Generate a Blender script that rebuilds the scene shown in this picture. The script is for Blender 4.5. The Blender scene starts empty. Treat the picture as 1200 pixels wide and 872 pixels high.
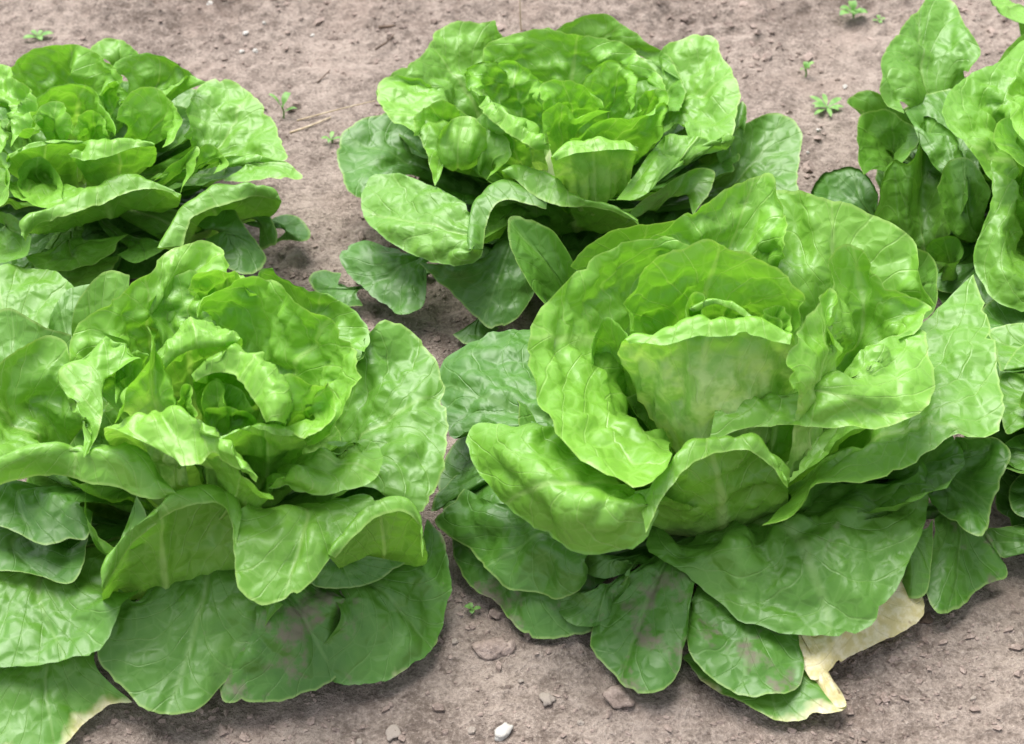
import bpy, bmesh, math, random
import numpy as np
from mathutils import Vector

random.seed(7)
RNG = np.random.default_rng(11)
scene = bpy.context.scene
COL = scene.collection

# ------------------------------------------------------------------ camera
CAM_H = 0.80                    # metres above the bed
PITCH = math.radians(40.0)
FPX = 2200.0                    # focal length in photo pixels (1200 wide)
cam_d = bpy.data.cameras.new('camera')
cam = bpy.data.objects.new('camera', cam_d); COL.objects.link(cam)
cam.location = (0, 0, CAM_H)
cam.rotation_euler = (math.pi/2 - PITCH, 0, 0)
cam_d.sensor_width = 36.0
cam_d.lens = 36.0*FPX/1200.0
cam_d.clip_start = 0.02
cam_d.clip_end = 600.0
cam_d.dof.use_dof = True
cam_d.dof.focus_distance = 1.12
cam_d.dof.aperture_fstop = 14.0
scene.camera = cam

# ------------------------------------------------------------------ world, sun, exposure
SUN_EL, SUN_AZ = math.radians(68), math.radians(-32)   # azimuth from +Y, negative = left
world = bpy.data.worlds.new('World'); scene.world = world
world.use_nodes = True
wn = world.node_tree.nodes; wl = world.node_tree.links
wn.clear()
wo = wn.new('ShaderNodeOutputWorld'); wb = wn.new('ShaderNodeBackground')
sky = wn.new('ShaderNodeTexSky'); sky.sky_type = 'NISHITA'; sky.sun_disc = False
sky.sun_elevation = SUN_EL; sky.sun_rotation = SUN_AZ
sky.air_density = 1.0; sky.dust_density = 1.5; sky.ozone_density = 0.6
hs = wn.new('ShaderNodeHueSaturation'); hs.inputs['Saturation'].default_value = 0.30   # thin white overcast
wl.new(sky.outputs[0], hs.inputs['Color']); wl.new(hs.outputs[0], wb.inputs['Color'])
wb.inputs['Strength'].default_value = 0.075
wl.new(wb.outputs[0], wo.inputs[0])

sun_d = bpy.data.lights.new('sun', 'SUN'); sun_d.energy = 1.5; sun_d.angle = math.radians(40)
sun_d.color = (1.0, 0.98, 0.95)
sun = bpy.data.objects.new('sun', sun_d); COL.objects.link(sun)
sdir = Vector((math.sin(SUN_AZ)*math.cos(SUN_EL), math.cos(SUN_AZ)*math.cos(SUN_EL), math.sin(SUN_EL)))
sun.location = sdir*10
sun.rotation_euler = sdir.to_track_quat('Z', 'Y').to_euler()

vs = scene.view_settings
vs.view_transform = 'Standard'; vs.look = 'None'; vs.gamma = 1.0; vs.use_curve_mapping = False
vs.exposure = 2.03
scene.cycles.max_bounces = 5
scene.cycles.glossy_bounces = 2
scene.cycles.caustics_reflective = False
scene.cycles.caustics_refractive = False
scene.cycles.transmission_bounces = 5
scene.cycles.diffuse_bounces = 3
scene.cycles.filter_width = 1.5

# ------------------------------------------------------------------ helpers
def noise2(x, y, seed=0):
    """gradient noise, about -0.7..0.7"""
    x = np.asarray(x, float); y = np.asarray(y, float)
    xi = np.floor(x).astype(np.int64); yi = np.floor(y).astype(np.int64)
    xf = x-xi; yf = y-yi
    def g(ix, iy, dx, dy):
        h = (ix*374761393 + iy*668265263 + seed*1442695041) & 0xffffffff
        h = ((h ^ (h >> 13))*1274126177) & 0xffffffff
        h = h ^ (h >> 16)
        a = (h & 0xffff)/65536.0*2*math.pi
        return np.cos(a)*dx + np.sin(a)*dy
    u = xf*xf*xf*(xf*(xf*6-15)+10); v = yf*yf*yf*(yf*(yf*6-15)+10)
    n00 = g(xi, yi, xf, yf); n10 = g(xi+1, yi, xf-1, yf)
    n01 = g(xi, yi+1, xf, yf-1); n11 = g(xi+1, yi+1, xf-1, yf-1)
    return (n00*(1-u)+n10*u)*(1-v) + (n01*(1-u)+n11*u)*v

def noise3(p, seed=0):
    """gradient noise in space, about -0.7..0.7; p is (...,3)"""
    p = np.asarray(p, float) + seed*0.37
    i = np.floor(p).astype(np.int64); f = p-i
    w = f*f*f*(f*(f*6-15)+10)
    tot = 0.0
    for dx in (0, 1):
        for dy in (0, 1):
            for dz in (0, 1):
                h = ((i[..., 0]+dx)*374761393 + (i[..., 1]+dy)*668265263 + (i[..., 2]+dz)*2147483647 + seed*1442695041) & 0xffffffff
                h = ((h ^ (h >> 13))*1274126177) & 0xffffffff
                h = h ^ (h >> 16)
                a = (h & 0xffff)/65536.0*2*math.pi; c = ((h >> 16) & 0xffff)/32768.0-1.0
                r = np.sqrt(np.maximum(0, 1-c*c))
                d = r*np.cos(a)*(f[..., 0]-dx) + r*np.sin(a)*(f[..., 1]-dy) + c*(f[..., 2]-dz)
                tot = tot + d*(w[..., 0] if dx else 1-w[..., 0])*(w[..., 1] if dy else 1-w[..., 1])*(w[..., 2] if dz else 1-w[..., 2])
    return tot

def smooth(a, b, x):
    t = np.clip((x-a)/(b-a), 0, 1); return t*t*(3-2*t)

def ground_z(x, y):
    x = np.asarray(x, float); y = np.asarray(y, float)
    near = np.exp(-((x/2.5)**2 + ((y-1.2)/2.5)**2))
    z = 0.010*noise2(x*4.3, y*4.3, 1)
    wx = x+0.02*noise2(x*12, y*12, 5); wy = y+0.02*noise2(x*12, y*12, 6)
    rough = 0.45+0.75*smooth(-0.1, 0.3, noise2(x*5+3, y*7, 9)) + 0.75*smooth(1.30, 1.45, y)
    z = z + near*rough*(0.0072*noise2(wx*22, wy*22, 2) + 0.0056*np.abs(noise2(wx*46, wy*46, 3))
                  + 0.0036*noise2(wx*95, wy*95, 4) + 0.0024*noise2(x*190, y*190, 8))
    z = z + 0.012*np.exp(-((y-1.62-0.05*np.sin(x*3))/0.05)**2)*near   # low ridge left by the hoe behind the row
    z = z - 0.010*np.exp(-((y-1.72-0.05*np.sin(x*3))/0.05)**2)*near
    return z

def ray(px, py):
    dx = (px-600.0)/FPX; dy = -(py-436.0)/FPX
    c, s = math.cos(math.pi/2-PITCH), math.sin(math.pi/2-PITCH)
    return dx, dy*c + s, dy*s - c            # rotate (dx,dy,-1) about X

def at(px, py, h_cm=0.0):
    """the point at height h (cm) above the bed that the photo shows at this pixel"""
    dx, dy, dz = ray(px, py)
    t = (h_cm*0.01-CAM_H)/dz
    return (dx*t, dy*t, h_cm*0.01)

def empty(name, loc):
    o = bpy.data.objects.new(name, None); COL.objects.link(o)
    o.location = loc; o.empty_display_size = 0.05
    return o

def mesh_obj(name, verts, faces, mat, parent=None, smooth_=True, uvs=None):
    me = bpy.data.meshes.new(name)
    me.from_pydata([tuple(v) for v in verts], [], [tuple(f) for f in faces])
    if smooth_: me.polygons.foreach_set('use_smooth', [True]*len(me.polygons))
    if mat: me.materials.append(mat)
    o = bpy.data.objects.new(name, me); COL.objects.link(o)
    if parent:
        o.parent = parent
        o.matrix_parent_inverse.identity()
    return o

def cat_rom(P, n, closed=False):
    """resample polyline P (k,3) smoothly to n points evenly by arc length"""
    P = np.asarray(P, float); k = len(P)
    if k == 2:
        t = np.linspace(0, 1, n)[:, None]; return P[0]*(1-t)+P[1]*t
    Q = np.vstack([2*P[0]-P[1], P, 2*P[-1]-P[-2]])
    out = []
    m = 14
    for i in range(k-1):
        p0, p1, p2, p3 = Q[i], Q[i+1], Q[i+2], Q[i+3]
        d1 = max(np.linalg.norm(p1-p0), 1e-6)**.5; d2 = max(np.linalg.norm(p2-p1), 1e-6)**.5; d3 = max(np.linalg.norm(p3-p2), 1e-6)**.5
        m1 = d2*((p1-p0)/d1-(p2-p0)/(d1+d2)+(p2-p1)/d2)
        m2 = d2*((p2-p1)/d2-(p3-p1)/(d2+d3)+(p3-p2)/d3)
        t = np.linspace(0, 1, m, endpoint=False)[:, None]
        out.append((2*t**3-3*t**2+1)*p1+(t**3-2*t**2+t)*m1+(-2*t**3+3*t**2)*p2+(t**3-t**2)*m2)
    D = np.vstack(out+[P[-1:]])
    s = np.concatenate([[0], np.cumsum(np.linalg.norm(np.diff(D, axis=0), axis=1))])
    q = np.linspace(0, s[-1], n)
    return np.stack([np.interp(q, s, D[:, j]) for j in range(3)], 1)

# ------------------------------------------------------------------ materials
def new_mat(name):
    m = bpy.data.materials.new(name); m.use_nodes = True
    nt = m.node_tree; nt.nodes.clear()
    return m, nt, nt.nodes, nt.links

def NN(nt, typ, **kw):
    n = nt.nodes.new(typ)
    for k, v in kw.items():
        if k in ('operation', 'blend_type', 'data_type', 'feature', 'noise_dimensions', 'attribute_name', 'attribute_type', 'uv_map', 'use_clamp', 'voronoi_dimensions', 'interpolation_type', 'distance'):
            setattr(n, k, v)
        else:
            n.inputs[k].default_value = v
    return n

def math_n(nt, op, a, b=None, c=None, clamp=False):
    n = nt.nodes.new('ShaderNodeMath'); n.operation = op; n.use_clamp = clamp
    for i, v in enumerate((a, b, c)):
        if v is None: continue
        if isinstance(v, (int, float)): n.inputs[i].default_value = v
        else: nt.links.new(v, n.inputs[i])
    return n.outputs[0]

def mix_c(nt, fac, a, b, blend='MIX'):
    n = nt.nodes.new('ShaderNodeMix'); n.data_type = 'RGBA'; n.blend_type = blend
    for sock, v in ((n.inputs[0], fac), (n.inputs[6], a), (n.inputs[7], b)):
        if isinstance(v, (int, float)): sock.default_value = v
        elif isinstance(v, tuple): sock.default_value = (*v, 1.0)
        else: nt.links.new(v, sock)
    return n.outputs[2]

def maprange(nt, v, a, b, c=0.0, d=1.0):
    n = nt.nodes.new('ShaderNodeMapRange'); n.interpolation_type = 'SMOOTHSTEP'
    nt.links.new(v, n.inputs[0])
    for i, x in zip((1, 2, 3, 4), (a, b, c, d)): n.inputs[i].default_value = x
    return n.outputs[0]

def make_leaf_material(name, soiled):
    m, nt, nodes, links = new_mat(name)
    out = nodes.new('ShaderNodeOutputMaterial')
    uv = NN(nt, 'ShaderNodeUVMap', uv_map='fan'); sep = nodes.new('ShaderNodeSeparateXYZ'); links.new(uv.outputs[0], sep.inputs[0])
    info = nodes.new('ShaderNodeObjectInfo')
    csep = nodes.new('ShaderNodeSeparateColor'); links.new(info.outputs['Color'], csep.inputs[0])
    tone, dirt, yel = csep.outputs[0], csep.outputs[1], csep.outputs[2]
    u, v = sep.outputs[0], sep.outputs[1]
    off = nodes.new('ShaderNodeVectorMath'); off.operation = 'ADD'
    comb = nodes.new('ShaderNodeCombineXYZ'); links.new(math_n(nt, 'MULTIPLY', info.outputs['Random'], 37.0), comb.inputs[2])
    tco = nodes.new('ShaderNodeTexCoord'); links.new(tco.outputs['Object'], off.inputs[0]); links.new(comb.outputs[0], off.inputs[1])
    P = off.outputs[0]
    def noise(scale, detail=2.0, rough=0.5):
        n = NN(nt, 'ShaderNodeTexNoise', Scale=scale, Detail=detail, Roughness=rough); links.new(P, n.inputs['Vector']); return n.outputs['Fac']
    warp = math_n(nt, 'MULTIPLY', math_n(nt, 'SUBTRACT', noise(22.0), 0.5), 0.22)
    s = math_n(nt, 'ABSOLUTE', math_n(nt, 'ADD', math_n(nt, 'SUBTRACT', math_n(nt, 'MULTIPLY', u, 2.0), 1.0), math_n(nt, 'MULTIPLY', warp, 0.6)))
    # midrib: wide and pale at the base, thin towards the tip
    mw = math_n(nt, 'MULTIPLY_ADD', math_n(nt, 'SUBTRACT', 1.0, v), 0.10, 0.008)
    mid = maprange(nt, math_n(nt, 'DIVIDE', s, mw), 1.6, 0.3)
    # lateral veins springing from the midrib
    t = math_n(nt, 'ADD', math_n(nt, 'SUBTRACT', v, math_n(nt, 'MULTIPLY', math_n(nt, 'POWER', s, 0.8), 0.62)), warp)
    f = math_n(nt, 'ABSOLUTE', math_n(nt, 'SUBTRACT', math_n(nt, 'FRACT', math_n(nt, 'MULTIPLY', t, 7.0)), 0.5))
    lat = maprange(nt, f, 0.05, 0.0)
    vor = NN(nt, 'ShaderNodeTexVoronoi', feature='DISTANCE_TO_EDGE', Scale=95.0, Randomness=0.9); links.new(P, vor.inputs['Vector'])
    net = maprange(nt, vor.outputs['Distance'], 0.06, 0.0)
    big = noise(14.0, 3.0); fine = noise(160.0, 3.0, 0.6)
    young = mix_c(nt, big, (0.145, 0.385, 0.018), (0.265, 0.52, 0.070))
    old = mix_c(nt, big, (0.031, 0.126, 0.007), (0.080, 0.222, 0.020))
    tn = maprange(nt, tone, 0.02, 0.82)
    col = mix_c(nt, tn, young, old)
    col = mix_c(nt, math_n(nt, 'MULTIPLY', math_n(nt, 'SUBTRACT', fine, 0.35, clamp=True), 0.20), col, (0.30, 0.50, 0.14))
    pale = mix_c(nt, tn, (0.60, 0.74, 0.30), (0.22, 0.38, 0.12))
    # blade pales towards its base
    btop = math_n(nt, 'MAXIMUM', math_n(nt, 'MULTIPLY_ADD', tone, -1.3, 0.76), 0.24)
    basef = math_n(nt, 'MULTIPLY', math_n(nt, 'POWER', math_n(nt, 'DIVIDE', math_n(nt, 'SUBTRACT', btop, v), btop, clamp=True), 1.2), 0.9)
    wrin = maprange(nt, noise(90.0, 3.0, 0.6), 0.42, 0.62)
    basef = math_n(nt, 'MAXIMUM', basef, math_n(nt, 'MULTIPLY', math_n(nt, 'MULTIPLY', info.outputs['Alpha'], maprange(nt, v, 0.90, 0.70)), math_n(nt, 'MULTIPLY_ADD', wrin, 0.6, 0.35)))
    col = mix_c(nt, basef, col, pale)
    vein = math_n(nt, 'MAXIMUM', math_n(nt, 'MULTIPLY', mid, math_n(nt, 'MULTIPLY_ADD', v, -0.40, 0.60)), math_n(nt, 'MULTIPLY', lat, 0.19))
    vein = math_n(nt, 'MAXIMUM', vein, math_n(nt, 'MULTIPLY', net, 0.08))
    col = mix_c(nt, vein, col, pale)
    # thin pale margin
    rim = maprange(nt, v, 0.988, 0.997)
    col = mix_c(nt, math_n(nt, 'MULTIPLY', rim, 0.25), col, (0.52, 0.66, 0.22))
    dm = None
    if soiled:
        # yellowing from the margin inwards, browner in spots
        yv = math_n(nt, 'ADD', v, math_n(nt, 'MULTIPLY', math_n(nt, 'SUBTRACT', noise(40.0, 3.0), 0.5), 0.30))
        thr = math_n(nt, 'SUBTRACT', 1.12, math_n(nt, 'MULTIPLY', yel, 1.0))
        ym = math_n(nt, 'MULTIPLY', math_n(nt, 'SUBTRACT', yv, thr), 14.0, clamp=True)
        ym = math_n(nt, 'MULTIPLY', ym, math_n(nt, 'GREATER_THAN', yel, 0.01))
        ycol = mix_c(nt, maprange(nt, fine, 0.35, 0.7), (0.58, 0.50, 0.22), (0.74, 0.67, 0.44))
        col = mix_c(nt, ym, col, ycol)
        spot = maprange(nt, noise(45.0, 3.0, 0.65), 0.66, 0.72)
        col = mix_c(nt, math_n(nt, 'MULTIPLY', spot, math_n(nt, 'MULTIPLY', ym, 0.8)), col, (0.22, 0.10, 0.05))
        # splashed soil
        dn = math_n(nt, 'ADD', math_n(nt, 'MULTIPLY', noise(48.0, 4.0, 0.6), 0.75), math_n(nt, 'MULTIPLY', fine, 0.25))
        dth = math_n(nt, 'SUBTRACT', 0.72, math_n(nt, 'MULTIPLY', dirt, 0.30))
        dm = math_n(nt, 'MULTIPLY', math_n(nt, 'SUBTRACT', dn, dth), 9.0, clamp=True)
        dm = math_n(nt, 'MULTIPLY', dm, maprange(nt, v, 0.35, 0.75))
        dm = math_n(nt, 'MULTIPLY', dm, 0.85)
        col = mix_c(nt, dm, col, (0.19, 0.155, 0.12))
    # relief: veins sink, tissue between them swells
    hgt = math_n(nt, 'MULTIPLY', maprange(nt, vor.outputs['Distance'], 0.0, 0.30), 0.32)
    hgt = math_n(nt, 'SUBTRACT', hgt, math_n(nt, 'MULTIPLY', lat, 0.15))
    hgt = math_n(nt, 'ADD', hgt, math_n(nt, 'MULTIPLY', noise(55.0, 1.0), math_n(nt, 'MULTIPLY_ADD', tone, -0.45, 0.85)))
    bump = NN(nt, 'ShaderNodeBump', Strength=0.58, Distance=0.0024); links.new(hgt, bump.inputs['Height'])
    pb = NN(nt, 'ShaderNodeBsdfPrincipled')
    links.new(col, pb.inputs['Base Color']); links.new(bump.outputs[0], pb.inputs['Normal'])
    rough = math_n(nt, 'ADD', math_n(nt, 'MULTIPLY_ADD', fine, 0.25, 0.29), math_n(nt, 'MULTIPLY', tone, 0.08))
    if soiled: rough = math_n(nt, 'ADD', rough, math_n(nt, 'MULTIPLY', dm, 0.4))
    links.new(rough, pb.inputs['Roughness'])
    pb.inputs['Specular IOR Level'].default_value = 0.58
    tr = nodes.new('ShaderNodeBsdfTranslucent'); links.new(bump.outputs[0], tr.inputs['Normal'])
    tcol = mix_c(nt, 1.0, col, (1.16, 1.22, 0.60), 'MULTIPLY')
    links.new(tcol, tr.inputs['Color'])
    ms = nodes.new('ShaderNodeMixShader'); 
    links.new(math_n(nt, 'MULTIPLY_ADD', tone, -0.20, 0.34), ms.inputs[0])
    links.new(pb.outputs[0], ms.inputs[1]); links.new(tr.outputs[0], ms.inputs[2])
    links.new(ms.outputs[0], out.inputs['Surface'])
    return m

def make_soil_material(name='soil', c0=(0.140, 0.108, 0.089), c1=(0.385, 0.314, 0.266), bumpd=0.006):
    m, nt, nodes, links = new_mat(name)
    out = nodes.new('ShaderNodeOutputMaterial')
    tc = nodes.new('ShaderNodeNewGeometry')
    P = tc.outputs['Position']
    def noise(scale, detail=3.0, rough=0.55):
        n = NN(nt, 'ShaderNodeTexNoise', Scale=scale, Detail=detail, Roughness=rough); links.new(P, n.inputs['Vector']); return n.outputs['Fac']
    a = noise(9.0, 4.0); b = noise(70.0, 4.0, 0.65); c = noise(420.0, 3.0, 0.7); d = noise(1500.0, 2.0)
    f = math_n(nt, 'ADD', math_n(nt, 'MULTIPLY', a, 0.30), math_n(nt, 'ADD', math_n(nt, 'MULTIPLY', b, 0.35), math_n(nt, 'MULTIPLY', c, 0.35)))
    col = mix_c(nt, maprange(nt, f, 0.38, 0.62), c0, c1)  # wide tonal range puts shading of the soil relief into the colour
    col = mix_c(nt, math_n(nt, 'MULTIPLY', maprange(nt, noise(17.0, 3.0), 0.5, 0.68), 0.35), col, (0.34, 0.262, 0.218))
    grain = maprange(nt, c, 0.58, 0.68)
    col = mix_c(nt, math_n(nt, 'MULTIPLY', grain, 0.28), col, (0.46, 0.39, 0.34))
    dark = maprange(nt, noise(150.0, 4.0, 0.65), 0.43, 0.33)  # dark flecks paint the shadows between crumbs into the colour
    col = mix_c(nt, math_n(nt, 'MULTIPLY', dark, 0.55), col, (0.075, 0.055, 0.045))
    h = math_n(nt, 'ADD', math_n(nt, 'MULTIPLY', b, 1.0), math_n(nt, 'ADD', math_n(nt, 'MULTIPLY', c, 0.55), math_n(nt, 'MULTIPLY', d, 0.18)))
    bump = NN(nt, 'ShaderNodeBump', Strength=0.9, Distance=bumpd); links.new(h, bump.inputs['Height'])
    pb = NN(nt, 'ShaderNodeBsdfPrincipled', Roughness=0.95)
    pb.inputs['Specular IOR Level'].default_value = 0.15
    links.new(col, pb.inputs['Base Color']); links.new(bump.outputs[0], pb.inputs['Normal'])
    links.new(pb.outputs[0], out.inputs['Surface'])
    return m

def make_plain(name, ca, cb, rough=0.7, scale=120.0, transl=0.0, bumpd=0.0008):
    m, nt, nodes, links = new_mat(name)
    out = nodes.new('ShaderNodeOutputMaterial'); tc = nodes.new('ShaderNodeTexCoord')
    n = NN(nt, 'ShaderNodeTexNoise', Scale=scale, Detail=4.0); links.new(tc.outputs['Object'], n.inputs['Vector'])
    col = mix_c(nt, maprange(nt, n.outputs['Fac'], 0.35, 0.65), ca, cb)
    bump = NN(nt, 'ShaderNodeBump', Strength=0.6, Distance=bumpd); links.new(n.outputs['Fac'], bump.inputs['Height'])
    pb = NN(nt, 'ShaderNodeBsdfPrincipled', Roughness=rough)
    links.new(col, pb.inputs['Base Color']); links.new(bump.outputs[0], pb.inputs['Normal'])
    if transl > 0:
        tr = nodes.new('ShaderNodeBsdfTranslucent'); links.new(col, tr.inputs['Color'])
        ms = nodes.new('ShaderNodeMixShader'); ms.inputs[0].default_value = transl
        links.new(pb.outputs[0], ms.inputs[1]); links.new(tr.outputs[0], ms.inputs[2]); links.new(ms.outputs[0], out.inputs['Surface'])
    else:
        links.new(pb.outputs[0], out.inputs['Surface'])
    return m

M_LEAF = make_leaf_material('lettuce_leaf', False)
M_LEAF_SOILED = make_leaf_material('soiled_lettuce_leaf', True)
M_SOIL = make_soil_material()
M_CLOD = make_soil_material('soil_clod', (0.16, 0.12, 0.10), (0.37, 0.29, 0.25), 0.002)
M_STEM = make_plain('lettuce_stem', (0.45, 0.55, 0.25), (0.55, 0.62, 0.35), 0.5, 60)
M_WEED = make_plain('weed_leaf', (0.12, 0.30, 0.05), (0.22, 0.42, 0.10), 0.5, 200, 0.3)
M_STRAW = make_plain('dry_straw', (0.42, 0.32, 0.20), (0.60, 0.50, 0.34), 0.8, 150)
M_TWIG = make_plain('dark_twig', (0.07, 0.045, 0.03), (0.15, 0.10, 0.07), 0.9, 150)
M_WHITE = make_plain('pale_pebble', (0.46, 0.43, 0.39), (0.60, 0.57, 0.52), 0.7, 180)
M_TAN = make_plain('tan_pebble', (0.28, 0.23, 0.19), (0.40, 0.34, 0.29), 0.75, 160)

# ------------------------------------------------------------------ ground
def graded(a0, a1, step, far):
    core = np.arange(a0, a1+step/2, step)
    ext = [];  d = step; p = a1
    while p < far:
        d *= 1.30; p += d; ext.append(p)
    ext2 = []; d = step; p = a0
    while p > -far:
        d *= 1.30; p -= d; ext2.append(p)
    return np.concatenate([ext2[::-1], core, ext])

def build_ground():
    xs = graded(-0.60, 0.60, 0.0026, 150.0); ys = graded(0.60, 1.90, 0.0026, 150.0)
    X, Y = np.meshgrid(xs, ys)
    Z = ground_z(X, Y)
    V = np.stack([X.ravel(), Y.ravel(), Z.ravel()], 1)
    nx, ny = len(xs), len(ys)
    i = (np.arange(ny-1)[:, None]*nx + np.arange(nx-1)[None, :]).ravel()
    F = np.stack([i, i+1, i+nx+1, i+nx], 1)
    me = bpy.data.meshes.new('soil_ground')
    me.vertices.add(len(V)); me.vertices.foreach_set('co', V.ravel())
    me.loops.add(F.size); me.loops.foreach_set('vertex_index', F.ravel().astype(np.int32))
    me.polygons.add(len(F)); me.polygons.foreach_set('loop_start', np.arange(0, F.size, 4, dtype=np.int32))
    me.polygons.foreach_set('use_smooth', np.ones(len(F), bool))
    me.update(); me.validate()
    me.materials.append(M_SOIL)
    o = bpy.data.objects.new('soil_ground', me); COL.objects.link(o)
    o['kind'] = 'structure'; o['label'] = 'bare greyish brown crumbly garden soil under the lettuces'; o['category'] = 'soil'
    return o
build_ground()

# ------------------------------------------------------------------ lettuces
class Lettuce:
    def __init__(self, label, sx, sy, group='butterhead lettuces in the bed'):
        p = at(sx, sy, 0); z = float(ground_z(p[0], p[1]))
        self.base = np.array([p[0], p[1], z])
        self.root = empty('lettuce', self.base)
        self.root['label'] = label; self.root['category'] = 'lettuce'; self.root['group'] = group
        self.n = 0
        # short stem
        vs_, fs = [], []
        N = 14; prof = [(0.020, -0.02), (0.021, 0.005), (0.024, 0.02), (0.020, 0.045), (0.008, 0.07), (0.001, 0.075)]
        for r, zz in prof:
            for k in range(N):
                a = 2*math.pi*k/N; w = 1+0.08*math.sin(3*a+sx)
                vs_.append((r*w*math.cos(a), r*w*math.sin(a), zz))
        for j in range(len(prof)-1):
            for k in range(N):
                fs.append((j*N+k, j*N+(k+1) % N, (j+1)*N+(k+1) % N, (j+1)*N+k))
        mesh_obj('stem', vs_, fs, M_STEM, self.root)

def R(pts, *h):
    """a row of photo pixels with heights (cm) spread along it"""
    P = [tuple(map(float, s.split(','))) for s in pts.split()]
    hh = np.interp(np.linspace(0, 1, len(P)), np.linspace(0, 1, len(h)), h) if len(h) > 1 else [h[0]]*len(P)
    return np.array([at(x, y, z) for (x, y), z in zip(P, hh)])

def leaf(L, tone, *rows, bow=0.10, amp=1.0, dirt=0.0, yel=0.0, pale=0.0, label=None, nu=60, nv=52, root=None, ruf=1.0, seed=None, ribs=0.0):
    base = L.base
    sd = (seed if seed is not None else L.n*17 + int(abs(base[0])*1000) + int(base[1]*777)) % 100003
    L.n += 1
    rows = [cat_rom(r, nu) for r in rows]
    c = base + np.array([0, 0, 0.030]) if root is None else np.array(root)
    R1 = rows[0]
    d = R1-c
    B0 = c + d*0.10
    ln = np.linalg.norm(d, axis=1, keepdims=True)
    # belly row between the root and the first row
    mid = c + d*0.52
    ch = np.gradient(R1, axis=0)
    nrm = np.cross(d, ch); nrm /= np.linalg.norm(nrm, axis=1, keepdims=True)+1e-9
    nm = nrm.mean(0); nm /= np.linalg.norm(nm)+1e-9
    ax = np.array([base[0]-R1[:, 0].mean(), base[1]-R1[:, 1].mean(), 0.12])   # inward and up
    if nm @ ax < 0: nm = -nm
    mid = mid - nm*bow*ln
    stack = [B0, mid] + rows
    S = np.stack(stack, 0)                       # (k, nu, 3)
    # knots by mean chord
    kd = np.sqrt(np.linalg.norm(np.diff(S, axis=0), axis=2).mean(1)+1e-6)
    kt = np.concatenate([[0], np.cumsum(kd)])
    # v parameter spread by length
    ks = np.concatenate([[0], np.cumsum(np.linalg.norm(np.diff(S, axis=0), axis=2).mean(1))])
    tt = np.interp(np.linspace(0, ks[-1], nv), ks, kt)
    T = np.empty_like(S)
    k = len(S)
    for i in range(k):
        if i == 0: T[i] = (S[1]-S[0])/kd[0]
        elif i == k-1: T[i] = (S[-1]-S[-2])/kd[-1]
        else:
            a, b = kd[i-1], kd[i]
            T[i] = ((S[i]-S[i-1])/a*b + (S[i+1]-S[i])/b*a)/(a+b)
    G = np.empty((nv, nu, 3))
    for j, t in enumerate(tt):
        i = min(int(np.searchsorted(kt, t, 'right'))-1, k-2)
        hseg = kd[i]; x = (t-kt[i])/hseg
        G[j] = ((2*x**3-3*x**2+1)*S[i] + (x**3-2*x**2+x)*hseg*T[i] + (-2*x**3+3*x**2)*S[i+1] + (x**3-x**2)*hseg*T[i+1])
    # metric coordinates
    du = np.linalg.norm(np.diff(G, axis=1), axis=2); dv = np.linalg.norm(np.diff(G, axis=0), axis=2)
    wtot = du[-1].sum(); ltot = dv.mean(1).sum()
    uu = np.linspace(0, 1, nu)[None, :].repeat(nv, 0)
    vv = (np.concatenate([[0], np.cumsum(dv.mean(1))])/ltot)[:, None].repeat(nu, 1)
    spread = 0.30+0.70*vv**0.7
    MX = (uu-0.5)*wtot*spread; MY = vv*ltot
    # normals
    gu = np.gradient(G, axis=1); gv = np.gradient(G, axis=0)
    Nn = np.cross(gv, gu); Nn /= np.linalg.norm(Nn, axis=2, keepdims=True)+1e-9
    if (Nn[nv//3:].mean((0, 1)) @ nm) < 0: flip = True; Nn = -Nn
    else: flip = False
    # blisters between the veins, puckers and a wavy margin
    W = G + 0.008*np.stack([noise3(G*38, sd+5), noise3(G*38, sd+6), noise3(G*38, sd+7)], -1)
    b1 = np.abs(noise3(W*43, sd+1)); b2 = np.abs(noise3(W*88, sd+2))
    lump = noise3(G*19, sd+3)
    fade = smooth(0.12, 0.45, vv)
    edge = smooth(0.0, 0.06, uu)*smooth(0.0, 0.06, 1-uu)
    disp = amp*fade*(0.0170*b1 + (0.0070*amp+0.0025*max(0.0, 0.3-tone)/0.3)*b2 - 0.0040 + 0.0070*lump)*(1-0.45*smooth(0.85, 1.0, vv))*(0.4+0.6*edge)
    # midrib trough
    disp -= 0.0030*np.exp(-((uu-0.5)/0.035)**2)*(1-vv)**0.5*fade
    if ribs: disp -= ribs*0.0030*np.abs(np.sin(uu*math.pi*7+2.5*noise2(uu*5, vv*2, sd+21)))*smooth(0.15, 0.4, vv)*smooth(0.92, 0.6, vv)
    arc = np.concatenate([[0], np.cumsum(du[-1])])[None, :]
    disp += ruf*min(1.0, wtot/0.16)*0.0045*smooth(0.72, 1.0, vv)*noise2(arc*34+0*vv, vv*2+sd % 50, sd+9)
    G = G + Nn*disp[..., None]
    # ragged outline
    out_dir = gv/(np.linalg.norm(gv, axis=2, keepdims=True)+1e-9)
    nick = smooth(0.34, 0.5, noise2(arc*75+0*vv, 0*vv+7.7, sd+14))
    wob = 0.0024*noise2(arc*60+0*vv, 0*vv+3.3, sd+12)+0.0018*noise2(arc*190+0*vv, 0*vv+1.3, sd+13)-0.0035*nick
    wob = wob*min(1.0, wtot/0.20)
    G = G + out_dir*(wob*smooth(0.8, 1.0, vv))[..., None]
    # keep above the soil
    gz = ground_z(G[..., 0], G[..., 1])+0.0015
    low = vv > 0.25
    G[..., 2] = np.where(low, np.maximum(G[..., 2], gz), G[..., 2])
    V = G.reshape(-1, 3) - base
    i = (np.arange(nv-1)[:, None]*nu + np.arange(nu-1)[None, :]).ravel()
    F = np.stack([i, i+1, i+nu+1, i+nu], 1)
    if not flip: F = F[:, ::-1]
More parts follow.
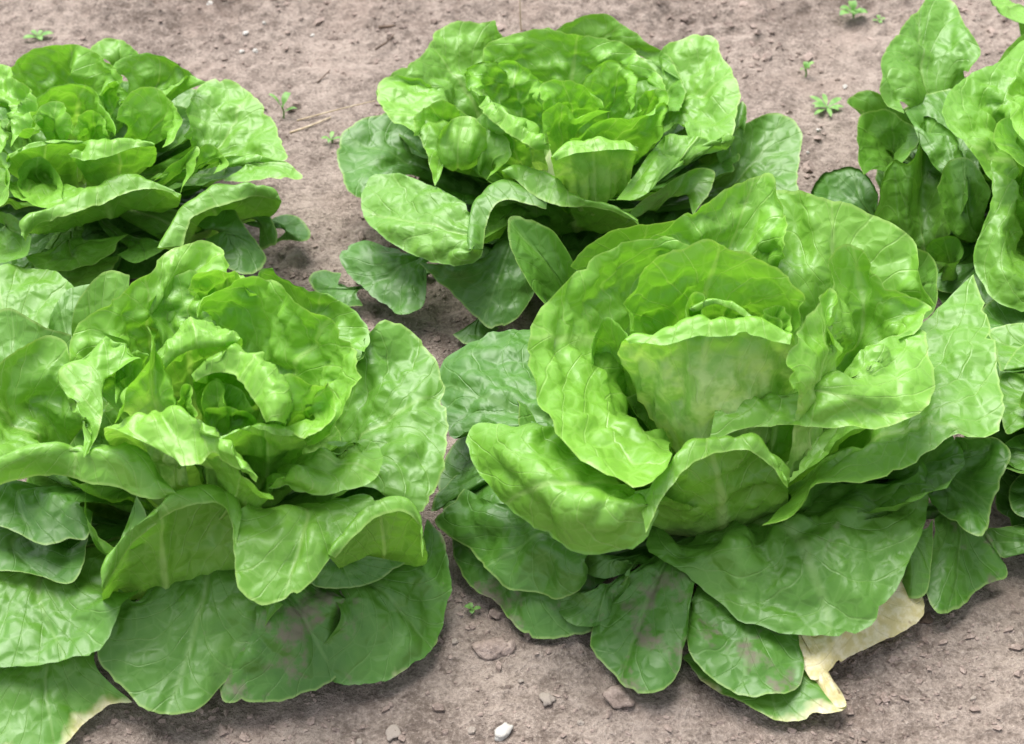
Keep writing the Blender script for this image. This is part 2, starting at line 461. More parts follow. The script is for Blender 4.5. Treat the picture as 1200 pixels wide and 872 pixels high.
    me = bpy.data.meshes.new('leaf')
    me.vertices.add(len(V)); me.vertices.foreach_set('co', V.ravel())
    me.loops.add(F.size); me.loops.foreach_set('vertex_index', F.ravel().astype(np.int32))
    me.polygons.add(len(F)); me.polygons.foreach_set('loop_start', np.arange(0, F.size, 4, dtype=np.int32))
    me.polygons.foreach_set('use_smooth', np.ones(len(F), bool))
    me.update()
    fi = F.ravel()
    for nm_, A, B in (('fan', uu, vv),):
        l = me.uv_layers.new(name=nm_)
        l.data.foreach_set('uv', np.stack([A.ravel()[fi], B.ravel()[fi]], 1).ravel())
    me.materials.append(M_LEAF_SOILED if dirt > 0.2 or yel > 0 else M_LEAF)
    o = bpy.data.objects.new('leaf', me); COL.objects.link(o)
    o.parent = L.root
    o.color = (tone, dirt, yel, pale)
    if label: o['label'] = label
    return o

def skirt(L, n, length, top, tone, a0=0.0, seed=1, dirt=0.0, front=True):
    """shorter, hidden lower leaves that fill the shade under the head"""
    for k in range(n):
        a = a0 + 2*math.pi*k/n
        if not front and math.sin(a) < -0.15: continue
        rim = []
        for t in np.linspace(-1, 1, 7):
            aa = a+t*0.62; r = length*(0.62+0.38*math.cos(t*1.35))
            rim.append((L.base[0]+r*math.cos(aa), L.base[1]+r*math.sin(aa), top*(0.9+0.2*abs(t))*0.01))
        leaf(L, tone, np.array(rim), bow=0.05, dirt=dirt, nu=26, nv=22, seed=seed*100+k)


# ------- large front lettuce beside the withered leaf
FR = Lettuce('largest lettuce, wide open with a withered cream yellow leaf at its foot', 850, 655)
# heart
leaf(FR, .10, R('735,430 790,505 860,520 930,458', 12, 11, 11, 12), R('733,398 752,390 785,386 812,376 845,380 880,377 905,384 928,392', 17.5, 18.4, 18), R('740,405 775,410 830,403 890,404 925,410', 17.2, 17.9, 17.5), amp=.8, bow=.0, pale=.7, ribs=1.0)
leaf(FR, .12, R('742,400 780,385 850,378 915,388', 15, 14, 15), R('737,385 740,345 760,310 800,288 832,281 870,294 912,316 945,345 938,368 926,390', 17, 19.5, 20.5, 19.5, 17), amp=1.2)
leaf(FR, .05, R('806,392 810,368 822,372 824,392', 16.8), R('804,385 806,360 815,344 827,346 824,370', 18.2, 18.6, 18.2), amp=.5)
leaf(FR, .0, R('812,385 840,375 880,392', 16), R('808,362 835,351 862,357 885,374 894,388', 18, 18.4, 18), R('812,366 836,356 860,362 880,378 890,390', 17.7, 18.1, 17.8), amp=.5)
leaf(FR, .05, R('840,392 870,385 905,395', 16.4), R('845,378 865,370 890,368 915,375 922,392', 17.6), amp=1.5)
leaf(FR, .05, R('890,392 905,385 920,392', 16.4), R('888,382 895,362 912,358 926,370 926,390', 17.9), amp=1.2)
leaf(FR, .30, R('700,440 715,415 735,420', 11, 12, 13), R('697,425 698,386 708,367 722,375 738,396 745,410', 13.5, 15, 15.5), amp=.6)
leaf(FR, .12, R('934,462 955,445 985,415', 15.2), R('931,455 928,412 938,378 958,358 976,338 973,402 986,414', 16.8, 18, 17), amp=1.0, pale=.5)
leaf(FR, .25, R('985,400 1010,390 1045,400', 13, 12.5, 13), R('971,405 974,345 977,297 988,287 1008,295 1015,312 1035,330 1068,345 1093,360 1078,385 1052,394', 16.6, 17.2, 16.5, 15, 14.5), amp=1.1)
leaf(FR, .30, R('890,345 960,350 1010,360 1070,370', 12.5, 12, 12), R('885,310 905,224 945,226 995,240 1045,262 1070,286 1080,322 1094,358', 14.5, 16.5, 16, 15, 14), amp=.9)
leaf(FR, .22, R('790,320 850,320 910,320', 13), R('762,280 800,255 840,226 880,208 902,202 914,226 920,300', 15.5, 17, 17.6, 16), amp=1.2)
leaf(FR, .55, R('1050,330 1085,360', 8), R('1068,288 1090,298 1101,328 1096,355 1080,375', 11), amp=0.40)
leaf(FR, .18, R('830,330 750,345 712,390 705,440 730,490 785,525', 13, 12, 12, 11), R('840,292 790,279 735,283 700,300 660,335 630,370 619,402 623,445 640,490 665,522 700,546 738,566 762,568 785,530', 15.5, 16, 15.5, 14, 13, 13), amp=1.1)
leaf(FR, .62, R('640,350 690,340', 8), R('648,365 612,322 598,290 596,253 624,258 652,277 674,304 680,330', 9, 11.5, 12.5, 11.5, 10), amp=0.48)
leaf(FR, .40, R('690,330 760,300 830,290', 10.5), R('668,312 700,280 740,266 790,262 835,240 860,232', 12.5, 13.5, 14), amp=0.48)
leaf(FR, .85, R('640,400 590,440 570,470 590,500 650,490', 8, 7.5, 7), R('655,372 620,379 590,386 550,399 518,415 508,440 513,478 528,515 560,508 620,500', 7.5, 7.5, 6.5, 6, 6.5), bow=-.05, amp=0.96)
leaf(FR, .30, R('650,500 620,520 640,555 690,590 760,590', 11.8, 12, 12, 11.5), R('650,503 610,501 575,491 550,494 542,508 546,536 565,576 600,603 640,630 690,652 730,649 757,634 772,598', 11, 10.5, 9.5, 8.5, 8, 8.5, 10.5), bow=-.05, amp=.8)
leaf(FR, .28, R('775,625 850,632 912,600', 3.5), R('752,596 772,556 800,528 840,513 875,514 903,530 922,562', 11, 12.6, 12.6, 11.5), R('757,625 778,582 806,548 840,531 872,529 900,544 922,574', 10.6, 12.2, 12.3, 11), amp=.9, bow=0)
leaf(FR, .25, R('840,480 900,462 960,455 1000,440 1000,420', 13.2, 14.5, 14.5), R('832,512 865,505 900,500 950,501 1000,503 1050,498 1080,482 1095,457 1088,415 1080,388 1050,392 1015,404', 12.6, 13, 13.2, 13.2, 14, 14.4, 14.6), bow=.0, amp=1.1)
leaf(FR, .42, R('925,580 985,530 1070,505 1110,450 1085,375', 7.5, 10.2, 11, 11), R('893,617 910,613 930,598 957,566 1014,564 1052,549 1091,527 1120,509 1154,513 1171,498 1176,469 1168,420 1152,355 1140,322', 8.4, 9.4, 10, 10.5, 10.5, 11, 11.5, 12), bow=-.02, amp=0.80)
leaf(FR, .58, R('800,640 842,642 868,626 892,642 940,627 1010,602 1055,565', 4.5, 5, 6.1, 5.4, 6, 6.4, 6.6), R('762,600 757,642 780,662 810,680 832,700 855,722 885,738 930,750 980,752 1020,738 1042,712 1062,680 1077,640 1090,592 1092,556 1082,540', 5.4, 5, 4.4, 3.6, 3.2, 3.2, 3.6, 4.6, 5.6, 6.4, 7), bow=-.10, amp=0.95, dirt=.3)
leaf(FR, .7, R('945,605 985,585 1050,560', 4.5), R('930,590 955,555 1005,542 1070,530', 7), amp=.6)
leaf(FR, .72, R('1110,530 1095,548 1080,562', 5.5), R('1120,512 1178,519 1186,530 1174,562 1163,592 1150,630 1120,615 1093,592 1080,575', 7.5, 7, 5.5, 5, 6), bow=-.1, amp=0.88)
leaf(FR, .70, R('1095,600 1120,600 1145,605', 4), R('1094,608 1086,655 1085,690 1098,719 1130,708 1150,686 1182,676 1168,648 1150,620', 4.5, 2.2, 1.2, 1.4, 3.5), bow=-.1, amp=0.48, dirt=.55)
leaf(FR, .60, R('1060,640 1080,620', 4.5), R('1056,690 1068,702 1084,698 1092,660 1094,608', 2.2, 2.4, 4.6), bow=-.1, amp=0.32)
leaf(FR, .60, R('950,725 1000,715 1050,675', 2.8), R('930,752 938,776 953,796 984,777 1012,761 1040,748 1066,735 1084,716 1078,694 1058,676', 1.8, 1.5, 1.3, 1.5, 2.4), bow=-.05, amp=0.25, yel=1.0, label='withered cream yellow leaf', ruf=.6)
leaf(FR, .55, R('938,765 964,768', 2.0), R('944,788 958,806 976,827 990,828 987,812 976,796 968,776', 1.0), bow=-.05, amp=.2, ruf=.2, yel=1.0, dirt=.3, label='shrivelled pale leaf tip')
leaf(FR, .72, R('812,700 870,692 940,722', 3.2), R('808,700 803,745 811,772 835,795 862,811 895,815 938,802 941,760 938,735', 3, 2.2, 1.8, 1.8, 2.2), bow=-.08, amp=0.6, dirt=.65, ruf=1.6)
leaf(FR, .62, R('830,745 900,760 960,775', 1.6), R('800,770 828,800 868,825 920,843 962,838 990,828 985,808 965,790', .9), bow=-.05, amp=0.32, dirt=.35, yel=.145, label='lowest leaf with a ragged yellowing edge')
leaf(FR, .80, R('735,672 775,665 815,680', 4.2), R('748,655 732,682 714,706 698,728 693,750 700,770 720,792 744,811 770,812 793,790 803,752 812,700', 5, 2.6, 1.4, 1.2, 1.2, 2, 4), bow=-.06, amp=0.5, dirt=.6, ruf=1.6)
leaf(FR, .80, R('560,640 620,680 700,690', 2.8), R('528,628 538,668 556,692 580,705 596,722 610,739 632,748 658,747 692,741 722,712', 2, 1.2, .9, .9, 1.4), bow=-.03, amp=0.48, dirt=.6)
leaf(FR, .70, R('590,590 640,630 690,650', 5.8), R('545,574 520,595 510,610 527,630 548,641 573,666 596,690 635,697 660,702 674,694 688,668', 4.4, 3.6, 3.2, 3.0, 3.2, 4.4), bow=-.08, amp=0.80)
leaf(FR, .80, R('570,540 600,560', 5.2), R('560,520 530,560 508,585 505,600 530,590 560,580', 4, 3, 3.4), bow=-.05, amp=0.56)
leaf(FR, .85, R('700,650 740,660', 4.6), R('670,655 690,678 718,680 745,668 755,650', 3.4), amp=0.48)
skirt(FR, 9, .10, 2.2, .85, .55, 61, front=False)
leaf(FR, .8, R('690,690 740,680', 3.4), R('640,705 665,735 700,738 735,722 760,700', 1.8), amp=.7, dirt=.6)
leaf(FR, .8, R('590,540 600,570 590,600', 4.5), R('575,500 540,510 522,535 515,570 522,605 550,615', 4.5, 3.6, 3.2, 3.4), amp=.8)
skirt(FR, 8, .14, 8.0, .6, .2, 71, front=False)
skirt(FR, 9, .115, 6.0, .7, .2, 3, front=False)
skirt(FR, 7, .085, 9.5, .45, .5, 4, front=False)

# ------- front left lettuce
FL = Lettuce('front lettuce with a crumpled half closed heart, beside the bare soil', 255, 665)
leaf(FL, .10, R('140,540 190,555 250,560', 9.6, 9.4, 9.6), R('133,502 165,482 205,480 245,498 262,520 300,556', 15.6, 16.3, 16, 14.8), R('190,530 215,546 235,543 250,530 262,535 300,566', 15, 15, 14.4), amp=.8, pale=.25, ruf=.4)
leaf(FL, .0, R('150,485 180,480 208,488', 14.6), R('132,500 148,455 166,430 175,395 178,370 184,402 199,440 210,486', 16, 17.2, 19, 17.6, 16.2), amp=1.0, ruf=.4, pale=1.0)
leaf(FL, .08, R('186,458 206,428 255,422 284,434', 13.5), R('188,418 200,392 226,380 258,386 282,396', 17.4, 18.4, 18), R('196,438 212,425 238,418 262,412 276,405', 16.6, 17.4, 17.6), amp=1.2)
leaf(FL, .08, R('234,472 272,456 326,470 338,508', 13), R('222,438 240,420 268,406 290,412 310,436 323,462 322,494', 16.6, 18, 17.8, 16.6), R('230,448 250,437 270,437 290,455 304,476 312,495', 16.2, 16.9, 16.2), amp=1.1)
leaf(FL, .0, R('238,490 255,480 270,490', 14.2), R('236,470 244,445 254,436 262,448 264,472', 16, 16.4, 15.8), amp=.8)
leaf(FL, .0, R('210,490 216,478 226,485', 14.4), R('206,470 214,452 222,450 226,470 228,490', 16.4), amp=.8)
leaf(FL, .05, R('240,500 270,495 300,500', 14), R('240,485 262,476 285,480 300,492', 15.2), amp=1.2)
leaf(FL, .0, R('240,505 280,500', 13), R('232,470 248,450 274,452 298,482', 15), amp=.8, pale=.4)
leaf(FL, .18, R('250,380 328,420 370,470 345,510', 13.5, 13, 13, 13), R('232,372 236,355 262,340 296,326 318,332 348,352 386,380 410,400 420,432 418,466 403,490 379,514 360,520', 16.5, 17, 17, 16.8, 16, 15, 14.4), amp=1.3)
leaf(FL, .08, R('330,495 350,480 375,490', 14.6), R('322,480 324,455 333,440 351,441 365,456 386,446 394,473 386,495 358,514 328,502', 16, 17, 16.6, 15.4, 15), amp=1.2, bow=.0)
leaf(FL, .20, R('275,545 312,562 345,540', 9.6), R('258,512 296,499 330,505 364,513', 15, 15.4, 14.8), R('262,520 296,505 330,511 362,518', 14.6, 15, 14.4), amp=.8, bow=.02)
leaf(FL, .25, R('255,560 285,580 315,585', 11), R('240,535 262,532 285,552 312,578 322,585', 13.6, 13.6, 12.4), amp=.8)
leaf(FL, .18, R('120,420 180,380 240,360', 12.6, 12.6, 13), R('80,430 90,382 117,362 162,329 193,298 220,286 241,284 258,295 268,320', 13.5, 15, 15.4, 15.8, 15.8, 15.5), amp=1.3)
leaf(FL, .15, R('110,460 140,445 165,460', 12.5), R('97,531 107,498 88,475 72,447 80,430 103,410 127,395 150,401 165,420', 12.6, 13.6, 14.4, 15, 14.6), R('104,531 118,498 120,470 112,450', 12.6, 14), amp=.9, bow=0)
leaf(FL, .18, R('150,440 170,430', 12.6), R('135,478 134,450 142,425 158,408 176,415', 13.4, 14.6), amp=.9)
leaf(FL, .2, R('190,400 240,400', 12), R('172,360 195,330 225,318 250,335 258,375', 14.4, 14.8, 14.4), amp=1.2)
leaf(FL, .12, R('240,360 270,350 300,350', 14), R('226,352 223,337 234,319 260,315 288,325 305,342', 16, 16.8, 16.6), amp=1.5)
leaf(FL, .35, R('320,350 370,380 400,410', 11.5), R('294,328 296,314 307,308 320,315 345,331 379,339 406,353 427,370 435,388 430,412', 14.2, 14.6, 14, 13, 12), amp=1.0)
leaf(FL, .48, R('400,440 430,470 450,520 430,570', 9.5, 9.5, 9, 8.5), R('425,420 434,388 448,375 465,377 486,391 506,418 520,456 525,490 523,530 512,570 497,597 470,600', 11.5, 12.4, 12, 11, 10, 9, 8, 7.4), amp=0.88)
leaf(FL, .5, R('370,440 400,470', 8), R('340,350 385,352 425,380 452,420 450,480', 10, 10, 9), amp=0.56)
leaf(FL, .22, R('330,560 375,535 425,525', 12.2), R('312,573 345,577 380,583 415,579 444,569 456,546 452,522 430,513 400,513 372,522', 11.2, 11, 11, 11.5, 12, 12.6), amp=1.2, bow=-.02)
leaf(FL, .30, R('150,520 80,525 20,530', 11.8, 12.4, 12.4), R('205,575 180,560 130,541 60,536 0,547 -45,560', 11.6, 12.2, 12.2, 11.8), R('203,580 178,585 150,575 120,567 85,560 40,560 0,566 -45,580', 11.2, 11, 11, 11, 11), amp=.8, bow=0)
leaf(FL, .45, R('110,640 140,645', 7.8), R('98,575 104,605 130,640 160,640 170,600 160,580', 9.8, 9, 9.2, 10), amp=0.64)
leaf(FL, .38, R('90,470 40,470 10,500 60,530', 10.5, 10, 10.5), R('84,440 74,399 50,395 20,411 -10,434 -38,470 -46,520 -20,545 30,552', 12.6, 13.4, 13, 12, 11, 10.8), amp=1.0)
leaf(FL, .55, R('-20,470 70,460', 7.5), R('-40,420 -25,385 0,363 15,362 45,379 84,392', 9.5, 11, 11), amp=0.48)
leaf(FL, .45, R('88,440 150,410', 7.5), R('84,390 88,360 107,332 127,317 152,323', 9.6, 10.8, 11), amp=0.40)
leaf(FL, .60, R('62,440 120,420', 5), R('58,385 63,352 80,331 112,324', 7, 8), amp=0.40)
leaf(FL, .36, R('135,705 200,710 270,695', 2.8), R('119,688 125,660 142,631 166,609 198,585 228,571 250,567 272,577 284,600', 9, 10.4, 11.2, 11.2, 10.6), R('122,692 134,662 152,640 180,618 212,597 240,590 258,592 270,610 276,640', 8.6, 9.6, 10.6, 10.9, 10), amp=.6, bow=0)
leaf(FL, .38, R('290,590 330,600 400,590 430,580', 10.6, 10.2, 10.6), R('272,602 275,650 278,688 297,705 330,706 362,687 388,652 410,624 440,600', 10.6, 9.6, 8.8, 8.2, 8.6, 9.8, 10.2), amp=.7, bow=-.03)
leaf(FL, .34, R('395,672 440,675 485,665', 3.2), R('385,650 408,618 440,588 474,584 492,606 497,640', 9.6, 10.4, 10.2, 8.6), R('393,654 412,632 442,606 470,600 488,612 494,655', 9.2, 10.1, 9.9, 8.2), amp=.5, bow=0)
leaf(FL, .62, R('165,700 210,685 265,685 315,695', 5, 5.2, 5), R('140,690 120,740 114,768 130,790 150,813 175,833 205,838 236,828 263,800 290,766 312,735 330,708', 5.4, 4, 2.8, 2.0, 1.6, 2, 3.4, 5.6), bow=-.10, amp=0.56, dirt=.3)
leaf(FL, .58, R('135,690 60,680 0,680 -50,690', 5), R('165,690 148,706 140,728 126,755 114,770 90,776 50,783 0,789 -55,786', 6.4, 5.6, 4.6, 4.2, 3.8), bow=-.12, amp=0.64, dirt=.15)
leaf(FL, .80, R('95,590 40,572 -60,560', 8.6), R('108,600 100,632 80,631 55,639 28,628 0,617 -70,605', 8, 7.6, 7.6), bow=-.05, amp=0.72)
leaf(FL, .85, R('90,640 50,635 -60,620', 6), R('104,622 98,660 85,681 50,675 20,670 -70,665', 6.6, 6, 5.8), bow=-.05, amp=0.56)
leaf(FL, .75, R('300,730 350,715 400,700', 4.4), R('255,800 263,822 297,824 335,820 370,807 400,791 427,765 437,728 427,700 395,690', 1.8, 1.2, 1.2, 1.6, 4.4), bow=-.06, amp=0.64, dirt=.75, label='low leaf with grey soil splashes')
leaf(FL, .72, R('400,720 450,690 480,650', 4.2), R('340,800 381,803 411,812 442,808 476,791 510,768 522,742 525,712 534,692 531,664 522,631 503,603', .8, .8, .8, 1.2, 2.6, 4.4), bow=-.06, amp=0.56, dirt=.5, yel=.13)
leaf(FL, .85, R('370,660 420,650', 6), R('352,672 372,688 405,690 440,681 475,660', 5), amp=0.56)
leaf(FL, .55, R('110,770 50,780 0,790', 3), R('158,826 132,830 112,842 86,871 66,890 0,895 -50,880', 1.4, .8, .8, 1.2), bow=-.06, amp=0.48, yel=.18, label='lowest leaf, yellow along its edge')
leaf(FL, .62, R('20,780 -20,785', 3), R('48,786 20,800 -5,812 -40,815', 2.4), bow=-.06, amp=0.40)
leaf(FL, .55, R('-10,815 -30,820', 1.6), R('22,812 14,826 2,842 -30,850', 1.0), amp=0.32, yel=.7)
skirt(FL, 9, .10, 2.2, .85, .55, 62, front=False)
leaf(FL, .42, R('-10,440 60,420', 5), R('-60,400 -35,335 8,306 60,308 95,338', 6.6), amp=1.0)
skirt(FL, 8, .125, 7.0, .6, .2, 72, front=False)
skirt(FL, 9, .11, 6.0, .7, .1, 13, front=False)
skirt(FL, 7, .08, 9.0, .45, .4, 14, front=False)

# ------- back middle lettuce
BM = Lettuce('round lettuce between two others, bare soil behind it, dark drooping lower leaves', 655, 272)
leaf(BM, .12, R('655,225 690,240 730,220', 7.6), R('646,184 668,168 700,160 732,162 748,173', 12.6, 13, 12.6), R('652,189 690,184 725,181 747,179', 12.2, 12.5, 12.2), amp=.6, bow=.02, pale=.5, ribs=1.0)
leaf(BM, .15, R('670,180 720,165 770,165', 11), R('668,163 690,152 722,140 760,136 784,118 778,152 765,170', 13, 13.6, 13.6, 12.6), amp=.8)
leaf(BM, .05, R('645,135 670,128 700,130', 12), R('635,128 636,100 650,93 676,98 700,114 708,126', 13.8, 14.4, 13.8), amp=1.0)
leaf(BM, .0, R('640,155 660,145 680,150', 12), R('637,165 640,126 655,117 667,123 675,140 700,132 720,128', 13.6, 14, 13.6), amp=.7)
leaf(BM, .10, R('695,120 720,110 742,120', 11.6), R('684,108 688,86 704,70 725,68 742,80 749,100 743,120 735,134', 13.6, 14.2, 13.8, 13), amp=1.0)
leaf(BM, .12, R('745,130 770,125', 11), R('748,132 755,105 770,103 785,110 782,122 768,138', 12.8, 13, 12.6), amp=1.0)
leaf(BM, .12, R('570,110 600,110 635,125', 11), R('556,108 541,96 542,84 555,72 588,69 614,76 630,90 636,125', 12.6, 13.2, 13.4, 13), amp=1.6)
leaf(BM, .15, R('580,165 620,175', 10), R('551,102 570,112 592,130 620,150 645,170', 12.8, 13, 12.8), R('556,112 570,134 590,153 615,168 642,177', 12.2, 12.2, 12.2), amp=1.4)
leaf(BM, .22, R('600,85 660,85 740,95', 10.5), R('562,80 566,62 578,48 610,37 642,35 672,42 702,45 732,51 760,74 782,106', 12, 13, 13.4, 13, 12), amp=1.3)
leaf(BM, .40, R('670,60 720,55', 9), R('640,50 655,33 672,24 690,16 711,17 732,30 757,47 785,68 800,95', 10.5, 11.5, 11.2, 10), amp=0.64)
leaf(BM, .34, R('775,110 795,115 790,145', 8.5), R('772,70 778,54 810,42 836,43 846,66 863,90 864,125 858,152 842,170 810,165', 10.4, 11, 11, 10.4, 10, 10), amp=1.0)
leaf(BM, .28, R('760,215 800,190', 9.6), R('778,160 800,160 840,165 858,160', 10.8), R('716,243 735,242 752,236 766,220 785,203 812,186 850,176', 9.4, 9.6, 10, 9.8), amp=.9, bow=0)
leaf(BM, .45, R('760,245 800,225', 7), R('732,262 742,246 762,228 800,205 825,197 838,200 833,222 812,252', 7.6, 8.6, 8.6, 7), amp=0.48)
leaf(BM, .60, R('840,205 865,232', 4), R('840,180 850,158 872,145 906,133 929,140 939,155 936,186 936,224', 6.4, 7, 6.4, 5), amp=0.56)
leaf(BM, .60, R('850,160 865,150', 6.5), R('855,180 862,130 870,118 876,140 868,170', 7.6), amp=0.32)
leaf(BM, .35, R('495,130 540,105 588,80', 8), R('446,125 444,102 470,80 495,65 512,36 530,28 560,25 581,25 590,42', 9.6, 10.4, 10.8, 11, 10.6), amp=1.0)
leaf(BM, .28, R('525,115 545,140 530,180', 9), R('505,98 482,92 456,87 443,100 446,124 456,140 478,152 492,162 500,185 510,216', 10.6, 10.8, 10.4, 10, 9.6, 8.8), amp=1.1)
leaf(BM, .24, R('515,155 545,150', 9), R('484,160 486,138 500,124 518,118 538,124 550,136', 10.4, 11.2, 11), amp=1.3)
leaf(BM, .24, R('535,200 562,195', 6.5), R('512,172 524,187 548,190 570,178', 9.4), R('516,152 530,139 552,136 570,150', 11.6), amp=.7, bow=.02, nu=44, nv=40)
leaf(BM, .4, R('740,115 770,135', 8), R('735,62 775,74 800,98 796,130', 10), amp=.9)
leaf(BM, .30, R('560,200 590,190', 8.5), R('572,150 592,160 600,180 585,200 570,212', 10.6, 10.2, 9), amp=.8)
leaf(BM, .75, R('505,180 480,205', 5), R('520,160 470,133 440,134 405,150 397,170 400,200 413,230 455,225', 7, 6.6, 6, 5.4, 5), amp=0.64)
leaf(BM, .42, R('555,250 545,268 555,288', 8), R('545,238 512,219 478,204 452,199 428,204 415,226 418,250 440,276 480,300 520,311 556,310 569,294', 8.4, 8.2, 7.4, 6.6, 6, 6, 6.4, 7.4), amp=0.80, bow=-.06)
leaf(BM, .55, R('590,275 640,278 690,268', 3), R('550,292 552,250 568,222 594,212 622,219 642,235', 7.8, 9, 9.4, 9.2), R('565,292 570,262 577,246 592,236 620,240 640,245', 7.4, 8.6, 9, 8.8), amp=0.48, bow=0)
leaf(BM, .32, R('620,255 690,272 735,265', 3.4), R('588,200 612,194 640,204 680,231 712,238 748,258', 10, 10.2, 9.4, 8.6), R('598,207 630,231 655,243 690,243 722,249 748,264', 9.6, 9.2, 8.8, 8.4), amp=.6, bow=0)
leaf(BM, .78, R('560,305 600,290 640,290', 5.4), R('490,308 520,335 546,360 575,385 602,376 622,350 634,320', 4.6, 3, 2.2, 2.6, 4.4), amp=0.56, bow=-.08)
leaf(BM, .82, R('480,296 500,308', 4), R('468,292 425,283 392,297 400,320 425,346 455,366 471,377 490,368 498,345 500,312', 3.6, 3, 2.2, 1.8, 2.4, 4), amp=0.72, bow=-.08)
leaf(BM, .80, R('400,335 420,340', 1.6), R('400,320 378,317 362,326 375,345 400,360 425,358', 1.0), amp=0.40)
leaf(BM, .80, R('550,380 570,375', 1.6), R('530,392 545,403 570,398 585,385', 1.0), amp=0.40)
leaf(BM, .80, R('620,330 700,310', 5), R('630,320 640,360 680,380 720,350 760,300', 4, 3, 4), amp=0.56)
skirt(BM, 9, .10, 2.2, .85, .55, 63)
skirt(BM, 8, .13, 6.0, .6, .2, 73, front=False)
skirt(BM, 9, .105, 5.0, .7, .3, 23, front=False)
skirt(BM, 7, .075, 7.6, .45, .7, 24, front=False)

# ------- back left lettuce
BL = Lettuce('lettuce with a tight cup shaped heart beside a small weed, behind the crumpled one', 100, 272)
leaf(BL, .10, R('50,150 85,125 125,150', 10.5), R('37,150 37,132 44,113 70,99 101,101 121,117 135,137 134,162', 12.4, 13.2, 13.2, 12.4), amp=.9)
leaf(BL, .05, R('50,155 65,145 82,158', 11), R('40,158 42,128 58,120 76,124 84,140 86,162', 12.6), amp=1.0)
leaf(BL, .05, R('92,160 108,150 124,160', 11), R('87,160 90,140 105,133 121,139 128,160', 12.6), amp=1.0)
leaf(BL, .15, R('15,205 50,205 90,195', 8), R('10,182 35,168 75,164 108,166', 11.6, 12, 12), R('14,188 36,178 75,172 105,173', 11.2, 11.6), amp=.6)
leaf(BL, .15, R('100,210 140,200 180,190', 8), R('80,180 105,170 133,161 156,159 181,169', 11.8, 12, 11.6), R('84,186 105,193 130,188 158,176 180,173', 11.4, 11.3, 11.2), amp=.8)
leaf(BL, .15, R('150,150 180,145 200,160', 10), R('137,140 140,128 152,114 168,103 186,105 203,125 213,150 206,166 190,173', 11.6, 12.4, 12, 11), amp=.9)
leaf(BL, .20, R('30,100 80,85 130,110', 9.5), R('2,95 12,77 35,62 70,51 98,55 118,70 145,95', 11, 11.8, 11.4), amp=1.3)
leaf(BL, .15, R('125,120 140,110', 10), R('118,112 125,96 140,98 146,112 142,128', 12), amp=1.2)
leaf(BL, .35, R('130,75 150,70', 8.5), R('103,62 108,54 125,45 144,48 158,58 170,72', 9.6), amp=.7)
leaf(BL, .30, R('150,95 190,90 215,100', 9), R('125,80 135,67 164,59 195,66 218,78 234,92', 10.6, 10.8, 10.2), amp=.9)
leaf(BL, .28, R('180,110 205,115', 9.4), R('172,125 195,108 215,97 223,86 246,95', 11, 11.4, 11), amp=.7)
leaf(BL, .36, R('222,172 245,172 270,188', 7.6), R('214,160 222,120 240,95 262,93 281,98 304,117 320,144 331,172 336,188 308,192', 9.4, 10.2, 9.8, 9, 8.6), amp=.9)
leaf(BL, .32, R('250,195 290,190', 8.4), R('240,200 268,186 292,182 315,186 338,192 354,207 330,212 292,214 262,212', 9, 9, 8.6, 8.6), amp=.9, bow=0)
leaf(BL, .30, R('200,200 222,190', 9), R('180,212 205,190 231,171 226,205 212,228', 9.8, 10.4, 9.4), amp=.6)
leaf(BL, .30, R('230,190 255,190', 8.6), R('230,176 245,171 262,182 268,197 250,205', 9.8), amp=.9)
leaf(BL, .34, R('60,270 120,255 200,245', 5.6), R('26,276 30,260 45,250 80,233 125,213 165,205 191,214 212,227', 8.8, 9.8, 10, 9.4), R('30,284 40,264 60,258 90,250 125,236 158,222 190,222 208,232', 8.4, 9.2, 9.6, 9.2), amp=.8, bow=0)
leaf(BL, .42, R('205,290 250,275 300,260', 4), R('186,290 206,252 224,233 255,218 290,215 321,222 330,235', 7.6, 9, 9, 8), R('215,288 222,262 245,245 270,238 300,230 318,234', 7.2, 8.6, 8.4, 7.8), amp=0.56, bow=0)
leaf(BL, .75, R('240,270 270,265', 5.8), R('224,262 268,242 290,270 312,304 290,320 255,309 230,286', 6, 6.4, 4, 4.4, 5), amp=0.48)
leaf(BL, .72, R('280,255 300,255', 5), R('268,240 302,240 320,260 325,285 304,294', 6, 5, 3.4), amp=0.48)
leaf(BL, .82, R('310,265 335,268', 2.6), R('305,290 322,258 345,255 363,270 358,283 335,281 315,288', 2.6, 2, 1.8), amp=0.48)
leaf(BL, .15, R('0,130 20,140', 10), R('-30,100 -15,82 2,74 16,90 36,110 32,150 12,172', 11.2, 12, 11.8, 11), amp=1.7)
leaf(BL, .15, R('-30,150 -10,160', 9), R('-60,140 -40,110 -18,105 0,130 12,165 0,180', 10.6, 11, 11), amp=1.4)
leaf(BL, .22, R('10,215 40,215 70,215', 8.4), R('-5,178 6,195 10,220 26,236 50,241 75,236 100,220', 11, 10, 9.6, 10), amp=.7)
leaf(BL, .22, R('30,215 60,205', 8), R('40,240 20,215 28,190 50,185 70,205 78,240', 9.4, 10, 9.4), amp=.6)
leaf(BL, .30, R('-20,220 0,230', 7.6), R('-60,200 -20,185 5,180 14,205 5,240 -20,255', 9, 10.4, 9.4), amp=.8)
leaf(BL, .50, R('20,260 0,270', 5.8), R('-50,260 0,248 26,262 30,300 5,310 -40,305', 7.4, 7.6, 6.4), amp=0.64)
leaf(BL, .38, R('60,290 100,280', 5), R('30,300 50,315 95,312 118,304 134,297 138,285 150,275', 5.4, 5, 5.6), amp=0.64)
leaf(BL, .38, R('60,310 20,315', 3.6), R('140,300 120,330 80,345 40,352 0,350 -40,345', 3.6, 3.2, 3.2), amp=0.80)
leaf(BL, .60, R('150,290 180,280', 5), R('135,300 160,310 185,300 205,285', 5), amp=0.48)
